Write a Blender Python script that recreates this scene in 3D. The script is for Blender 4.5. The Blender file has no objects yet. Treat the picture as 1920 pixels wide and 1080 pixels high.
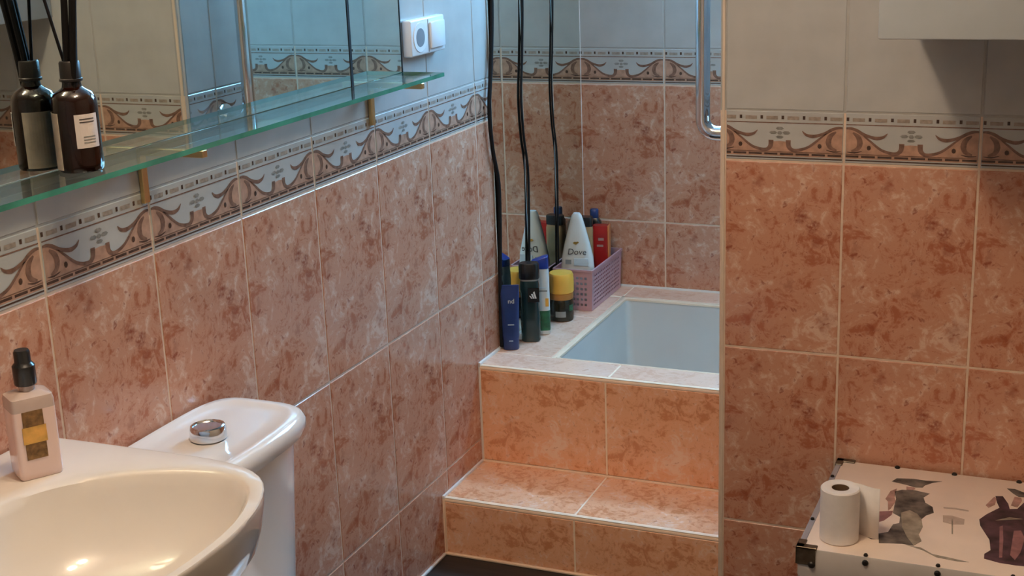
import bpy, bmesh, math, random
from mathutils import Vector, Matrix
R = math.radians
random.seed(7)
scene = bpy.context.scene
COL = scene.collection

# ---------------------------------------------------------------- camera, light, exposure
cam = bpy.data.cameras.new('camera'); camo = bpy.data.objects.new('camera', cam); COL.objects.link(camo)
camo.location = (1.363, -2.9867, 1.517)
camo.rotation_euler = (1.293, 0.0359, 0.3962)
cam.sensor_width = 36.0; cam.lens = 36.0 * 2597.0 / 1920.0; cam.clip_start = 0.02
scene.camera = camo
LAMP_POS = (0.56, -1.72, 2.30)
LAMP_COL = (1.0, 0.77, 0.54); LAMP_STRENGTH = 152.0
WIN_COL = (0.25, 0.60, 1.0); WIN_STRENGTH = 43.0
w = bpy.data.worlds.new('world'); scene.world = w; w.use_nodes = True
w.node_tree.nodes['Background'].inputs[0].default_value = (0.5, 0.7, 1.0, 1)
w.node_tree.nodes['Background'].inputs[1].default_value = 0.4
vs = scene.view_settings
vs.view_transform = 'Standard'; vs.look = 'None'; vs.gamma = 1.0; vs.use_curve_mapping = False
vs.exposure = -0.1
scene.cycles.max_bounces = 12; scene.cycles.glossy_bounces = 8; scene.cycles.diffuse_bounces = 5
scene.cycles.transparent_max_bounces = 12
scene.cycles.caustics_reflective = False; scene.cycles.caustics_refractive = False

# ---------------------------------------------------------------- materials
def newmat(name):
    m = bpy.data.materials.new(name); m.use_nodes = True
    nt = m.node_tree; return m, nt, nt.nodes['Principled BSDF']
def N(nt, t, **kw):
    n = nt.nodes.new(t)
    for k, v in kw.items(): setattr(n, k, v)
    return n
def link(nt, a, b): nt.links.new(a, b)
def ramp(nt, fac, stops, interp='LINEAR'):
    r = N(nt, 'ShaderNodeValToRGB'); r.color_ramp.interpolation = interp
    el = r.color_ramp.elements
    while len(el) < len(stops): el.new(0.5)
    for e, (p, c) in zip(el, stops):
        e.position = p; e.color = (*c, 1) if len(c) == 3 else c
    link(nt, fac, r.inputs[0]); return r.outputs[0]
def noise(nt, vec, scale, detail=3, rough=.5, dist=0):
    n = N(nt, 'ShaderNodeTexNoise'); n.inputs['Scale'].default_value = scale
    n.inputs['Detail'].default_value = detail; n.inputs['Roughness'].default_value = rough
    n.inputs['Distortion'].default_value = dist
    link(nt, vec, n.inputs['Vector']); return n
def mixc(nt, fac, a, b):
    m = N(nt, 'ShaderNodeMix', data_type='RGBA')
    for s, v in ((m.inputs[0], fac), (m.inputs[6], a), (m.inputs[7], b)):
        if isinstance(v, (int, float)): s.default_value = v
        elif isinstance(v, tuple): s.default_value = (*v, 1)
        else: link(nt, v, s)
    return m.outputs[2]
def plain(name, col, rough=.4, metal=0, spec=.5, var=.08, scale=25, bump=0, coat=0):
    m, nt, b = newmat(name)
    tc = N(nt, 'ShaderNodeTexCoord'); n = noise(nt, tc.outputs['Object'], scale, 4)
    lo = tuple(max(0, c * (1 - var)) for c in col); hi = tuple(min(1, c * (1 + var)) for c in col)
    link(nt, ramp(nt, n.outputs[0], [(.3, lo), (.7, hi)]), b.inputs['Base Color'])
    b.inputs['Roughness'].default_value = rough; b.inputs['Metallic'].default_value = metal
    b.inputs['Specular IOR Level'].default_value = spec; b.inputs['Coat Weight'].default_value = coat
    if bump:
        bp = N(nt, 'ShaderNodeBump'); bp.inputs['Strength'].default_value = bump; bp.inputs['Distance'].default_value = .002
        link(nt, n.outputs[0], bp.inputs['Height']); link(nt, bp.outputs[0], b.inputs['Normal'])
    return m
def marble(name, deep, mid, pale, dark, blots, s=1.0, rough=.16):
    m, nt, b = newmat(name)
    tc = N(nt, 'ShaderNodeTexCoord'); vec = tc.outputs['Object']
    n0 = noise(nt, vec, 7 * s, 3, .55, .4)
    n1 = noise(nt, vec, 21 * s, 7, .66, 1.3)
    n2 = noise(nt, vec, 60 * s, 5, .65, .5)
    n3 = noise(nt, vec, 75 * s, 3, .6)
    mm = N(nt, 'ShaderNodeMath', operation='MULTIPLY_ADD'); link(nt, n2.outputs[0], mm.inputs[0]); mm.inputs[1].default_value = .25
    ml = N(nt, 'ShaderNodeMath', operation='MULTIPLY'); link(nt, n1.outputs[0], ml.inputs[0]); ml.inputs[1].default_value = .5
    m0 = N(nt, 'ShaderNodeMath', operation='MULTIPLY_ADD'); link(nt, n0.outputs[0], m0.inputs[0]); m0.inputs[1].default_value = .25; link(nt, ml.outputs[0], m0.inputs[2])
    link(nt, m0.outputs[0], mm.inputs[2])
    c = ramp(nt, mm.outputs[0], [(.42, deep), (.48, mid), (.52, mid), (.585, pale)])
    sp = ramp(nt, n2.outputs[0], [(.585, (0, 0, 0)), (.68, (1, 1, 1))])
    spm = N(nt, 'ShaderNodeMath', operation='MULTIPLY'); link(nt, sp, spm.inputs[0]); spm.inputs[1].default_value = .75
    c = mixc(nt, spm.outputs[0], c, dark)
    # printed rust blots that sit at the same place on every tile
    dv = N(nt, 'ShaderNodeVectorMath', operation='SCALE'); link(nt, n3.outputs[1], dv.inputs[0]); dv.inputs['Scale'].default_value = .03
    dn = noise(nt, vec, 26, 4, .7); dv2 = N(nt, 'ShaderNodeVectorMath', operation='SCALE'); link(nt, dn.outputs[1], dv2.inputs[0]); dv2.inputs['Scale'].default_value = .07
    ad = N(nt, 'ShaderNodeVectorMath', operation='ADD'); link(nt, vec, ad.inputs[0]); link(nt, dv.outputs[0], ad.inputs[1])
    ad2 = N(nt, 'ShaderNodeVectorMath', operation='ADD'); link(nt, ad.outputs[0], ad2.inputs[0]); link(nt, dv2.outputs[0], ad2.inputs[1])
    for (u, v, r, k) in blots:
        ds = N(nt, 'ShaderNodeVectorMath', operation='DISTANCE'); link(nt, ad2.outputs[0], ds.inputs[0])
        ds.inputs[1].default_value = (u + .05, .05, v + .05)
        f = N(nt, 'ShaderNodeMapRange'); link(nt, ds.outputs['Value'], f.inputs[0])
        f.inputs[1].default_value = r; f.inputs[2].default_value = r * .25; f.inputs[3].default_value = 0; f.inputs[4].default_value = k
        c = mixc(nt, f.outputs[0], c, dark)
    link(nt, c, b.inputs['Base Color'])
    b.inputs['Roughness'].default_value = rough
    bp = N(nt, 'ShaderNodeBump'); bp.inputs['Strength'].default_value = .12; bp.inputs['Distance'].default_value = .002
    link(nt, n1.outputs[0], bp.inputs['Height']); link(nt, bp.outputs[0], b.inputs['Normal'])
    return m
BL = [(.172, .285, .020, .9), (.19, .262, .016, .8), (.085, .35, .02, .55), (.205, .235, .022, .5), (.03, .22, .02, .4), (.15, .14, .018, .45), (.06, .06, .02, .5), (.22, .07, .024, .5)]
M = {}
M['tile'] = marble('salmon_marbled_tile', (.40, .140, .075), (.53, .265, .172), (.64, .42, .315), (.25, .055, .025), BL)
M['floor_tile'] = marble('terracotta_marbled_tile', (.66, .28, .13), (.85, .46, .27), (.90, .62, .45), (.54, .20, .085), [(.2, .2, .02, .4), (.08, .1, .02, .4)], 1.15, .22)
M['ledge_tile'] = marble('pale_pink_marbled_tile', (.80, .46, .32), (.88, .56, .41), (.92, .63, .49), (.70, .36, .24), [(.2, .2, .02, .3)], .8, .2)
M['cream'] = plain('cream_tile', (.44, .435, .42), .16, var=.06, scale=14, bump=.05)
M['plaster'] = plain('cream_plaster', (.55, .50, .44), .7, var=.04, scale=6)
M['warmwall'] = plain('beige_paint', (.68, .62, .55), .7, var=.05, scale=4)
M['grout'] = plain('beige_grout', (.66, .50, .38), .7, var=.08, scale=60)
M['creamgrout'] = plain('pale_cream_grout', (.38, .365, .34), .7, var=.05, scale=60)
M['stepgrout'] = plain('light_beige_grout', (.90, .72, .54), .7, var=.06, scale=60)
M['trim'] = plain('cream_plastic_trim', (.66, .54, .42), .3, var=.04)
M['nosing'] = plain('beige_edge_trim', (.92, .70, .51), .3, var=.05)
M['seal'] = plain('white_sealant', (.78, .74, .70), .35, var=.05)
M['ceiling'] = plain('white_ceiling', (.84, .82, .79), .8, var=.03)
M['ceramic'] = plain('white_ceramic', (.70, .66, .61), .08, var=.01, coat=.4)
M['ceramic2'] = plain('toilet_ceramic', (.72, .69, .66), .12, var=.01, coat=.3)
M['tub'] = plain('white_enamel', (.60, .56, .52), .35, var=.03, scale=8)
M['chrome'] = plain('chrome', (.75, .76, .78), .1, 1, var=.02)
M['brass'] = plain('brass', (.72, .55, .28), .28, 1, var=.06)
M['white_plastic'] = plain('white_plastic', (.74, .76, .78), .25, var=.02)
M['socket_dark'] = plain('grey_socket_well', (.20, .22, .25), .4, var=.05)
M['cabinet'] = plain('white_lacquer', (.43, .47, .50), .35, var=.02)
M['black'] = plain('black_rubber', (.008, .008, .009), .7, spec=.2, var=.2)
M['blackp'] = plain('black_plastic', (.012, .012, .013), .25, var=.1)
M['reed'] = plain('black_reed', (.005, .004, .004), .8, spec=.15, var=.2)
M['amber'] = plain('dark_amber_glass', (.012, .003, .0015), .07, var=.3, scale=12, spec=.4, coat=.15)
M['label'] = plain('white_paper_label', (.62, .56, .53), .6, var=.05, scale=40)
M['label2'] = plain('beige_paper_label', (.72, .60, .48), .45, var=.25, scale=30)
M['ink'] = plain('dark_ink', (.06, .05, .05), .6)
M['gold'] = plain('gold_foil', (.72, .42, .12), .3, .9, var=.3, scale=40)
M['bronze'] = plain('brown_foil_label', (.20, .11, .04), .4, .4, var=.5, scale=120)
M['soap'] = plain('pale_pink_bottle', (.76, .58, .53), .1, var=.02, coat=.6)
M['clearp'] = plain('frosted_clear_plastic', (.50, .40, .36), .1, var=.08, coat=.6)
M['navy'] = plain('navy_plastic', (.012, .034, .14), .3, var=.15)
M['blue'] = plain('royal_blue_plastic', (.008, .030, .22), .3, var=.1)
M['dgreen'] = plain('blackish_green_plastic', (.010, .028, .030), .18, var=.3, scale=12)
M['green'] = plain('green_print', (.015, .11, .045), .4, var=.4, scale=60)
M['whiteb'] = plain('white_bottle', (.62, .66, .66), .3, var=.03)
M['dove'] = plain('white_pearl_bottle', (.66, .68, .66), .25, var=.02)
M['grey'] = plain('grey_print', (.25, .26, .25), .5)
M['paleblue'] = plain('pale_blue_print', (.55, .68, .76), .4)
M['yellow'] = plain('yellow_plastic', (.80, .42, .06), .35, var=.06)
M['yellow2'] = plain('amber_plastic', (.50, .20, .03), .35, var=.1)
M['jar'] = plain('dark_olive_jar', (.020, .016, .008), .2, var=.4, scale=20)
M['pink'] = plain('pink_plastic', (.52, .30, .33), .4, var=.04)
M['red'] = plain('red_plastic', (.36, .012, .010), .3, var=.15)
M['orange'] = plain('orange_plastic', (.62, .20, .06), .35)
M['tan'] = plain('tan_plastic', (.42, .27, .13), .4, var=.15)
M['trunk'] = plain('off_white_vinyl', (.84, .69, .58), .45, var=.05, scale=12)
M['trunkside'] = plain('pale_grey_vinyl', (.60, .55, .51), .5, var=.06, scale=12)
M['edging'] = plain('pale_grey_edging', (.42, .43, .48), .35, .3, var=.06)
M['iron'] = plain('dark_bronze_metal', (.13, .10, .07), .35, .7, var=.4, scale=60)
M['iron2'] = plain('black_rivet', (.02, .016, .014), .4, .5)
M['ladygrey'] = plain('grey_dress_print', (.12, .10, .085), .6, var=.8, scale=38)
M['ladypale'] = plain('pale_grey_print', (.30, .25, .19), .6, var=.35, scale=45)
M['plum'] = plain('plum_dress_print', (.060, .028, .036), .6, var=.8, scale=38)
M['plum2'] = plain('mauve_print', (.26, .12, .12), .6, var=.3, scale=50)
M['rose'] = plain('rose_print', (.42, .24, .20), .6, var=.3, scale=60)
M['faint'] = plain('faint_grey_print', (.50, .39, .32), .6, var=.12, scale=70)
M['paper'] = plain('white_tissue', (.80, .75, .72), .9, var=.03, scale=60)
M['card'] = plain('brown_cardboard', (.16, .09, .05), .8)
M['scroll'] = plain('brown_scroll_glaze', (.19, .105, .075), .25, var=.35, scale=90)
M['scroll2'] = plain('dark_brown_glaze', (.075, .042, .030), .25, var=.3, scale=90)
M['sfill'] = plain('salmon_glaze', (.43, .25, .175), .25, var=.2, scale=60)
M['bead'] = plain('grey_bead_glaze', (.30, .245, .20), .3, var=.25, scale=120)
M['flower'] = plain('grey_flower_glaze', (.22, .21, .19), .3, var=.25, scale=90)
m, nt, b = newmat('dark_wood_floor')
tc = N(nt, 'ShaderNodeTexCoord'); mp = N(nt, 'ShaderNodeMapping'); mp.inputs['Scale'].default_value = (3, 40, 3); link(nt, tc.outputs['Object'], mp.inputs[0])
n_ = noise(nt, mp.outputs[0], 2, 6, .6, .4)
link(nt, ramp(nt, n_.outputs[0], [(.3, (.006, .005, .005)), (.7, (.028, .022, .018))]), b.inputs['Base Color']); b.inputs['Roughness'].default_value = .45
M['floor'] = m
m, nt, b = newmat('silver_mirror')
tc = N(nt, 'ShaderNodeTexCoord'); n_ = noise(nt, tc.outputs['Object'], 3, 2)
link(nt, ramp(nt, n_.outputs[0], [(.3, (.80, .90, .87)), (.7, (.82, .91, .88))]), b.inputs['Base Color'])
b.inputs['Metallic'].default_value = 1; b.inputs['Roughness'].default_value = .012
M['mirror'] = m
m, nt, b = newmat('clear_shelf_glass')
nt.nodes.remove(b); out = nt.nodes['Material Output']
tr = N(nt, 'ShaderNodeBsdfTransparent'); tr.inputs[0].default_value = (.94, .985, .965, 1)
gl = N(nt, 'ShaderNodeBsdfGlossy'); gl.inputs['Roughness'].default_value = .015; gl.inputs[0].default_value = (.92, 1, .98, 1)
fr = N(nt, 'ShaderNodeFresnel'); geo = N(nt, 'ShaderNodeNewGeometry'); io = N(nt, 'ShaderNodeMapRange'); io.inputs[3].default_value = 1.52; io.inputs[4].default_value = 1 / 1.52; link(nt, geo.outputs['Backfacing'], io.inputs[0]); link(nt, io.outputs[0], fr.inputs[0])
mx = N(nt, 'ShaderNodeMixShader'); link(nt, fr.outputs[0], mx.inputs[0]); link(nt, tr.outputs[0], mx.inputs[1]); link(nt, gl.outputs[0], mx.inputs[2]); link(nt, mx.outputs[0], out.inputs[0])
M['glass'] = m
M['glassedge'] = plain('green_glass_edge', (.045, .23, .16), .12, var=.35, scale=14)
def emis(name, col, s):
    m, nt, b = newmat(name)
    tc = N(nt, 'ShaderNodeTexCoord'); n = noise(nt, tc.outputs['Object'], 4, 2)
    link(nt, ramp(nt, n.outputs[0], [(.3, tuple(c * .96 for c in col)), (.7, col)]), b.inputs['Emission Color'])
    b.inputs['Base Color'].default_value = (.8, .8, .8, 1); b.inputs['Emission Strength'].default_value = s; return m
M['lampglass'] = emis('lit_opal_glass', LAMP_COL, LAMP_STRENGTH)
M['daypane'] = emis('frosted_daylight_pane', WIN_COL, WIN_STRENGTH)

# ---------------------------------------------------------------- helpers
def mats(*ks): return [M[k] for k in ks]
def link_obj(name, me, ms, parent=None, loc=None, smooth=False):
    if smooth:
        me.polygons.foreach_set('use_smooth', [True] * len(me.polygons))
    if not isinstance(ms, (list, tuple)): ms = [ms]
    for k in ms: me.materials.append(M[k] if isinstance(k, str) else k)
    o = bpy.data.objects.new(name, me); COL.objects.link(o)
    if parent: o.parent = parent
    if loc: o.location = loc
    return o
def pyd(name, v, f, ms, parent=None, loc=None, smooth=False, fm=None):
    me = bpy.data.meshes.new(name); me.from_pydata([tuple(p) for p in v], [], f); me.update()
    o = link_obj(name, me, ms, parent, loc, smooth)
    if fm: me.polygons.foreach_set('material_index', fm)
    return o
def from_bm(name, bm, ms, parent=None, loc=None, smooth=False, angle=None):
    bmesh.ops.recalc_face_normals(bm, faces=bm.faces)
    me = bpy.data.meshes.new(name); bm.to_mesh(me); bm.free()
    o = link_obj(name, me, ms, parent, loc, smooth or angle is not None)
    if angle is not None: me.set_sharp_from_angle(angle=R(angle))
    return o
def bbox(bm, a, b, bev=0, seg=2):
    r = bmesh.ops.create_cube(bm, size=1)
    for v in r['verts']:
        for i in range(3): v.co[i] = a[i] + (b[i] - a[i]) * (v.co[i] + .5)
    if bev:
        es = list({e for v in r['verts'] for e in v.link_edges})
        bmesh.ops.bevel(bm, geom=es, offset=bev, segments=seg, affect='EDGES', profile=.5)
def box(name, a, b, ms, parent=None, bev=0, seg=2, loc=None):
    bm = bmesh.new(); bbox(bm, a, b, bev, seg)
    return from_bm(name, bm, ms, parent, loc, angle=40 if bev else None)
def loft(name, rings, ms, parent=None, loc=None, cap=(True, True), smooth=True, fmf=None):
    n = len(rings[0]); v = [p for r in rings for p in r]; f = []; fm = []
    for i in range(len(rings) - 1):
        for j in range(n):
            k = (j + 1) % n
            f.append((i * n + j, i * n + k, (i + 1) * n + k, (i + 1) * n + j)); fm.append(fmf(i) if fmf else 0)
    if cap[0]: f.append(tuple(range(n - 1, -1, -1))); fm.append(fmf(0) if fmf else 0)
    if cap[1]: f.append(tuple((len(rings) - 1) * n + j for j in range(n))); fm.append(fmf(len(rings) - 2) if fmf else 0)
    o = pyd(name, v, f, ms, parent, loc, smooth, fm)
    o.data.set_sharp_from_angle(angle=R(38)); return o
def circ(r, z, n=28, cx=0, cy=0, ry=None):
    return [(cx + r * math.cos(2 * math.pi * k / n), cy + (ry or r) * math.sin(2 * math.pi * k / n), z) for k in range(n)]
def sup(a, b, z, e=4, n=32, rot=0, cx=0, cy=0):
    out = []
    for k in range(n):
        t = 2 * math.pi * k / n; c, s = math.cos(t), math.sin(t)
        x = a * math.copysign(abs(c) ** (2 / e), c); y = b * math.copysign(abs(s) ** (2 / e), s)
        out.append((cx + x * math.cos(rot) - y * math.sin(rot), cy + x * math.sin(rot) + y * math.cos(rot), z))
    return out
def lathe(name, prof, ms, parent=None, loc=None, n=28, fmf=None):
    return loft(name, [circ(max(r, .0002), z, n) for r, z in prof], ms, parent, loc, fmf=fmf)
def tube(name, pts, r, ms, parent=None, loc=None, n=12):
    rings = []; P = [Vector(p) for p in pts]; up = None
    for i, p in enumerate(P):
        d = (P[min(i + 1, len(P) - 1)] - P[max(i - 1, 0)]).normalized()
        if up is None: up = d.orthogonal().normalized()
        up = (up - d * up.dot(d)).normalized(); s = d.cross(up); rr = r[i] if isinstance(r, list) else r
        rings.append([tuple(p + up * rr * math.cos(2 * math.pi * k / n) + s * rr * math.sin(2 * math.pi * k / n)) for k in range(n)])
    return loft(name, rings, ms, parent, loc)
def thing(name, label, cat, loc=(0, 0, 0), rz=0, group=None):
    o = bpy.data.objects.new(name, None); COL.objects.link(o); o.location = loc; o.rotation_euler = (0, 0, rz); o.empty_display_size = .05
    o['label'] = label; o['category'] = cat
    if group: o['group'] = group
    return o
def tag(o, label, cat, group=None):
    o['label'] = label; o['category'] = cat
    if group: o['group'] = group
    return o
def struct(o, label=None):
    o['kind'] = 'structure'
    if label: o['label'] = label
    return o
def flatpoly(name, pts, z, ms, parent=None, loc=None, axis='z', th=.0004):
    """thin printed patch: polygon (2d) given a hair of thickness"""
    bm = bmesh.new()
    vs_ = [bm.verts.new((x, y, z)) for x, y in pts]
    f = bm.faces.new(vs_); r = bmesh.ops.extrude_face_region(bm, geom=[f])
    bmesh.ops.translate(bm, vec=(0, 0, th), verts=[g for g in r['geom'] if isinstance(g, bmesh.types.BMVert)])
    bmesh.ops.triangulate(bm, faces=[q for q in bm.faces if len(q.verts) > 4])
    return from_bm(name, bm, ms, parent, loc)
def text_mesh(name, txt, size, ms, parent, mat4, shear=0):
    c = bpy.data.curves.new('txt', 'FONT'); c.body = txt; c.size = size; c.align_x = 'CENTER'; c.align_y = 'CENTER'; c.extrude = .0003; c.resolution_u = 3; c.shear = shear
    o = bpy.data.objects.new('txt', c); COL.objects.link(o)
    dg = bpy.context.evaluated_depsgraph_get(); dg.update()
    me = bpy.data.meshes.new_from_object(o.evaluated_get(dg)); bpy.data.objects.remove(o); bpy.data.curves.remove(c)
    me.name = name; me.transform(mat4); me.materials.clear()
    return link_obj(name, me, ms, parent)
def spline(pts, sub=8, closed=False):
    n = len(pts); out = []
    rng = range(n) if closed else range(n - 1)
    for i in rng:
        g = (lambda k: Vector(pts[k % n])) if closed else (lambda k: Vector(pts[max(0, min(n - 1, k))]))
        a, b_, c, d = g(i - 1), g(i), g(i + 1), g(i + 2)
        for s in range(sub):
            t = s / sub
            out.append(tuple(.5 * ((2 * b_) + (c - a) * t + (2 * a - 5 * b_ + 4 * c - d) * t * t + (3 * b_ - a - 3 * c + d) * t ** 3)))
    if not closed: out.append(tuple(pts[-1]))
    return out

# ---------------------------------------------------------------- levels (metres, floor = 0)
ZB, HB, TH, TW = .9894, .100, .3921, .25      # border foot, border height, tile pitch, tile width
YR, XE, YB, YP = -.305, .672, .721, -.052     # right wall face, its end, back wall, back of the stub wall
ZL, YL, ZT, YT = .401, -.050, .1475, -.283    # bath ledge top and front, step top and front
CEIL = 2.45; GAP = .0042; TT = .007
NX1 = 1.62                                     # right end of the bath recess
RX1, RY0 = 2.25, -3.75

# ---------------------------------------------------------------- tile meshes
_tile_cache = {}
def tile_mesh(wd, h, u0, v0, mat):
    """a bevelled wall tile; local x along the wall, z up, the face looks to -y; origin keeps the printed pattern in place"""
    k = (round(wd, 4), round(h, 4), round(u0, 4), round(v0, 4), mat)
    if k in _tile_cache: return _tile_cache[k]
    g = GAP / 2; c = .0013
    x0, x1, z0, z1 = u0 + g, u0 + wd - g, v0 + g, v0 + h - g
    v = [(x0, TT, z0), (x1, TT, z0), (x1, TT, z1), (x0, TT, z1), (x0, c, z0), (x1, c, z0), (x1, c, z1), (x0, c, z1),
         (x0 + c, 0, z0 + c), (x1 - c, 0, z0 + c), (x1 - c, 0, z1 - c), (x0 + c, 0, z1 - c)]
    f = [(8, 9, 10, 11)]
    for i in range(4):
        j = (i + 1) % 4; f += [(i, j, 4 + j, 4 + i), (4 + i, 4 + j, 8 + j, 8 + i)]
    me = bpy.data.meshes.new('wall_tile'); me.from_pydata(v, [], f); me.update(); me.materials.append(M[mat]); _tile_cache[k] = me
    return me
def stroke(pts, wds):
    P = spline([(x, y, 0) for x, y in pts], 3); n = len(P); V = []
    for i, p in enumerate(P):
        a = Vector(P[max(0, i - 1)]); b_ = Vector(P[min(n - 1, i + 1)]); d = (b_ - a).normalized(); nn = Vector((-d.y, d.x, 0))
        t = i / (n - 1) * (len(wds) - 1); k = min(int(t), len(wds) - 2); wv = wds[k] + (wds[k + 1] - wds[k]) * (t - k)
        V.append((Vector(p) + nn * wv / 2, Vector(p) - nn * wv / 2))
    return V
_border_cache = {}
def border_mesh(u0, u1):
    """border tile 250 x 100 mm with its printed scrolls as slightly raised glaze; u0..u1 clips a cut tile"""
    k = (round(u0, 4), round(u1, 4))
    if k in _border_cache: return _border_cache[k]
    bm = bmesh.new()
    g = GAP / 2; c = .0013; x0, x1, z0, z1 = u0 + g, u1 - g, 0 + g, HB - .001
    vv = [(x0, TT, z0), (x1, TT, z0), (x1, TT, z1), (x0, TT, z1), (x0, c, z0), (x1, c, z0), (x1, c, z1), (x0, c, z1),
          (x0 + c, 0, z0 + c), (x1 - c, 0, z0 + c), (x1 - c, 0, z1 - c), (x0 + c, 0, z1 - c)]
    bv = [bm.verts.new(p) for p in vv]
    for q in [(8, 9, 10, 11)] + [x for i in range(4) for x in ((i, (i + 1) % 4, 4 + (i + 1) % 4, 4 + i), (4 + i, 4 + (i + 1) % 4, 8 + (i + 1) % 4, 8 + i))]:
        bm.faces.new([bv[i] for i in q])
    pb = bmesh.new()
    def quad(a, b_, e, mi):
        f = pb.faces.new([pb.verts.new((a[0] / 1000, -e, a[1] / 1000)), pb.verts.new((b_[0] / 1000, -e, a[1] / 1000)), pb.verts.new((b_[0] / 1000, -e, b_[1] / 1000)), pb.verts.new((a[0] / 1000, -e, b_[1] / 1000))]); f.material_index = mi
    quad((0, 76), (250, 78), .0004, 1)
    quad((0, 6.5), (250, 9), .0004, 2)
    for i in range(6):
        u = 6 + i * 41.5
        quad((u - 2.5, 84), (u + 2.5, 91), .0004, 2); quad((u + 9, 83), (u + 32, 90), .0004, 4)
    for i in range(8): quad((2 + i * 31, 13.5), (2 + i * 31 + 26, 17.5), .0006, 2)
    quad((0, 11), (250, 20), .0003, 3)
    for mir in (0, 1):
        X = (lambda u: 250 - u) if mir else (lambda u: u)
        fill = [(0, 19), (0, 70), (12, 71), (24, 66), (36, 59), (48, 49), (60, 39), (72, 30), (85, 24), (100, 22), (108, 28), (112, 40), (125, 41), (125, 19)]
        # column strips keep the concave fill clean
        for a, b_ in zip(fill[1:-1], fill[2:-1]):
            if abs(a[0] - b_[0]) < .1: continue
            f = pb.faces.new([pb.verts.new((X(u) / 1000, -.0003, v / 1000)) for u, v in ((a[0], 19), (b_[0], 19), b_, a)]); f.material_index = 3
        for pts, wd, mi in ((((0, 69.5), (12, 70), (24, 66), (36, 59), (50, 54), (62, 52), (74, 55), (81, 62)), (3, 5, 6, 6, 6, 7, 5, 1), 1),
                            (((34, 58), (48, 47), (60, 37), (72, 29), (88, 24), (100, 24), (107, 31), (108, 43)), (2, 4, 4.5, 5, 6, 7, 9, 10), 1),
                            (((16, 62), (26, 54), (30, 42), (26, 31), (14, 26)), (3, 9, 11, 8, 3), 1),
                            (((6, 24), (20, 23), (34, 26)), (1, 3, 1), 2)):
            V = stroke(pts, wd); last = None
            for p, q in V:
                cur = (pb.verts.new((X(p.x) / 1000, -.0006, p.y / 1000)), pb.verts.new((X(q.x) / 1000, -.0006, q.y / 1000)))
                if last:
                    f = pb.faces.new((last[0], cur[0], cur[1], last[1])); f.material_index = mi
                last = cur
        for (cu, cv, r, mi) in ((47, 33, 4, 2),):
            f = pb.faces.new([pb.verts.new((X(cu + r * math.cos(t * math.pi / 4)) / 1000, -.0007, (cv + 1.2 * r * math.sin(t * math.pi / 4)) / 1000)) for t in range(8)]); f.material_index = mi
    for (cu, cv, a, b_) in ((125, 66, 8, 3.5), (112, 57.5, 8, 3.5), (138, 57.5, 8, 3.5), (125, 57, 5, 4), (125, 49, 8, 3)):
        f = pb.faces.new([pb.verts.new(((cu + a * math.cos(t * math.pi / 3)) / 1000, -.0006, (cv + b_ * math.sin(t * math.pi / 3)) / 1000)) for t in range(6)]); f.material_index = 5
    for lim, nrm in ((x0 + c, (-1, 0, 0)), (x1 - c, (1, 0, 0))):
        bmesh.ops.bisect_plane(pb, geom=pb.verts[:] + pb.edges[:] + pb.faces[:], plane_co=(lim, 0, 0), plane_no=nrm, clear_outer=True)
    for f in pb.faces:
        f.normal_update()
        if f.normal.y > 0: f.normal_flip()
    tmp = bpy.data.meshes.new('tmp'); pb.to_mesh(tmp); pb.free(); bm.from_mesh(tmp); bpy.data.meshes.remove(tmp)
    me = bpy.data.meshes.new('border_tile'); bm.to_mesh(me); bm.free()
    for kk in ('cream', 'scroll', 'scroll2', 'sfill', 'bead', 'flower'): me.materials.append(M[kk])
    _border_cache[k] = me
    return me
def tile_wall(parent, origin, rz, cols, ztop=1.481, zmin=0.0):
    """cols: list of (start, width, u0) along the wall from origin; rows follow the room's levels"""
    rows = [(0.0, ZB - 2 * TH, TH - (ZB - 2 * TH), 'tile'), (ZB - 2 * TH, TH, 0, 'tile'), (ZB - TH, TH, 0, 'tile'), (ZB, HB, 0, 'border'), (ZB + HB, TH, 0, 'cream'), (ZB + HB + TH, TH, 0, 'cream')]
    ca, sa = math.cos(rz), math.sin(rz)
    for s, wd, u0 in cols:
        for z, h, v0, kind in rows:
            if z + .01 > ztop or z + h < zmin + .01: continue
            me = border_mesh(u0, u0 + wd) if kind == 'border' else tile_mesh(wd, h, u0, v0, kind)
            o = bpy.data.objects.new('border_tile' if kind == 'border' else 'wall_tile', me); COL.objects.link(o); o.parent = parent
            d = s - u0
            o.location = (origin[0] + ca * d, origin[1] + sa * d, z - v0); o.rotation_euler = (0, 0, rz)
RC = TT - .0058     # grout lies a little behind the tile faces
def slab(name, boxes, label):
    bm = bmesh.new(); fm = []
    for a, b_, mi in boxes:
        n0 = len(bm.faces); bbox(bm, a, b_); bm.faces.ensure_lookup_table()
        for f in bm.faces[n0:]: f.material_index = mi
    return struct(from_bm(name, bm, ['grout', 'plaster', 'warmwall', 'creamgrout']), label)

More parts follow.
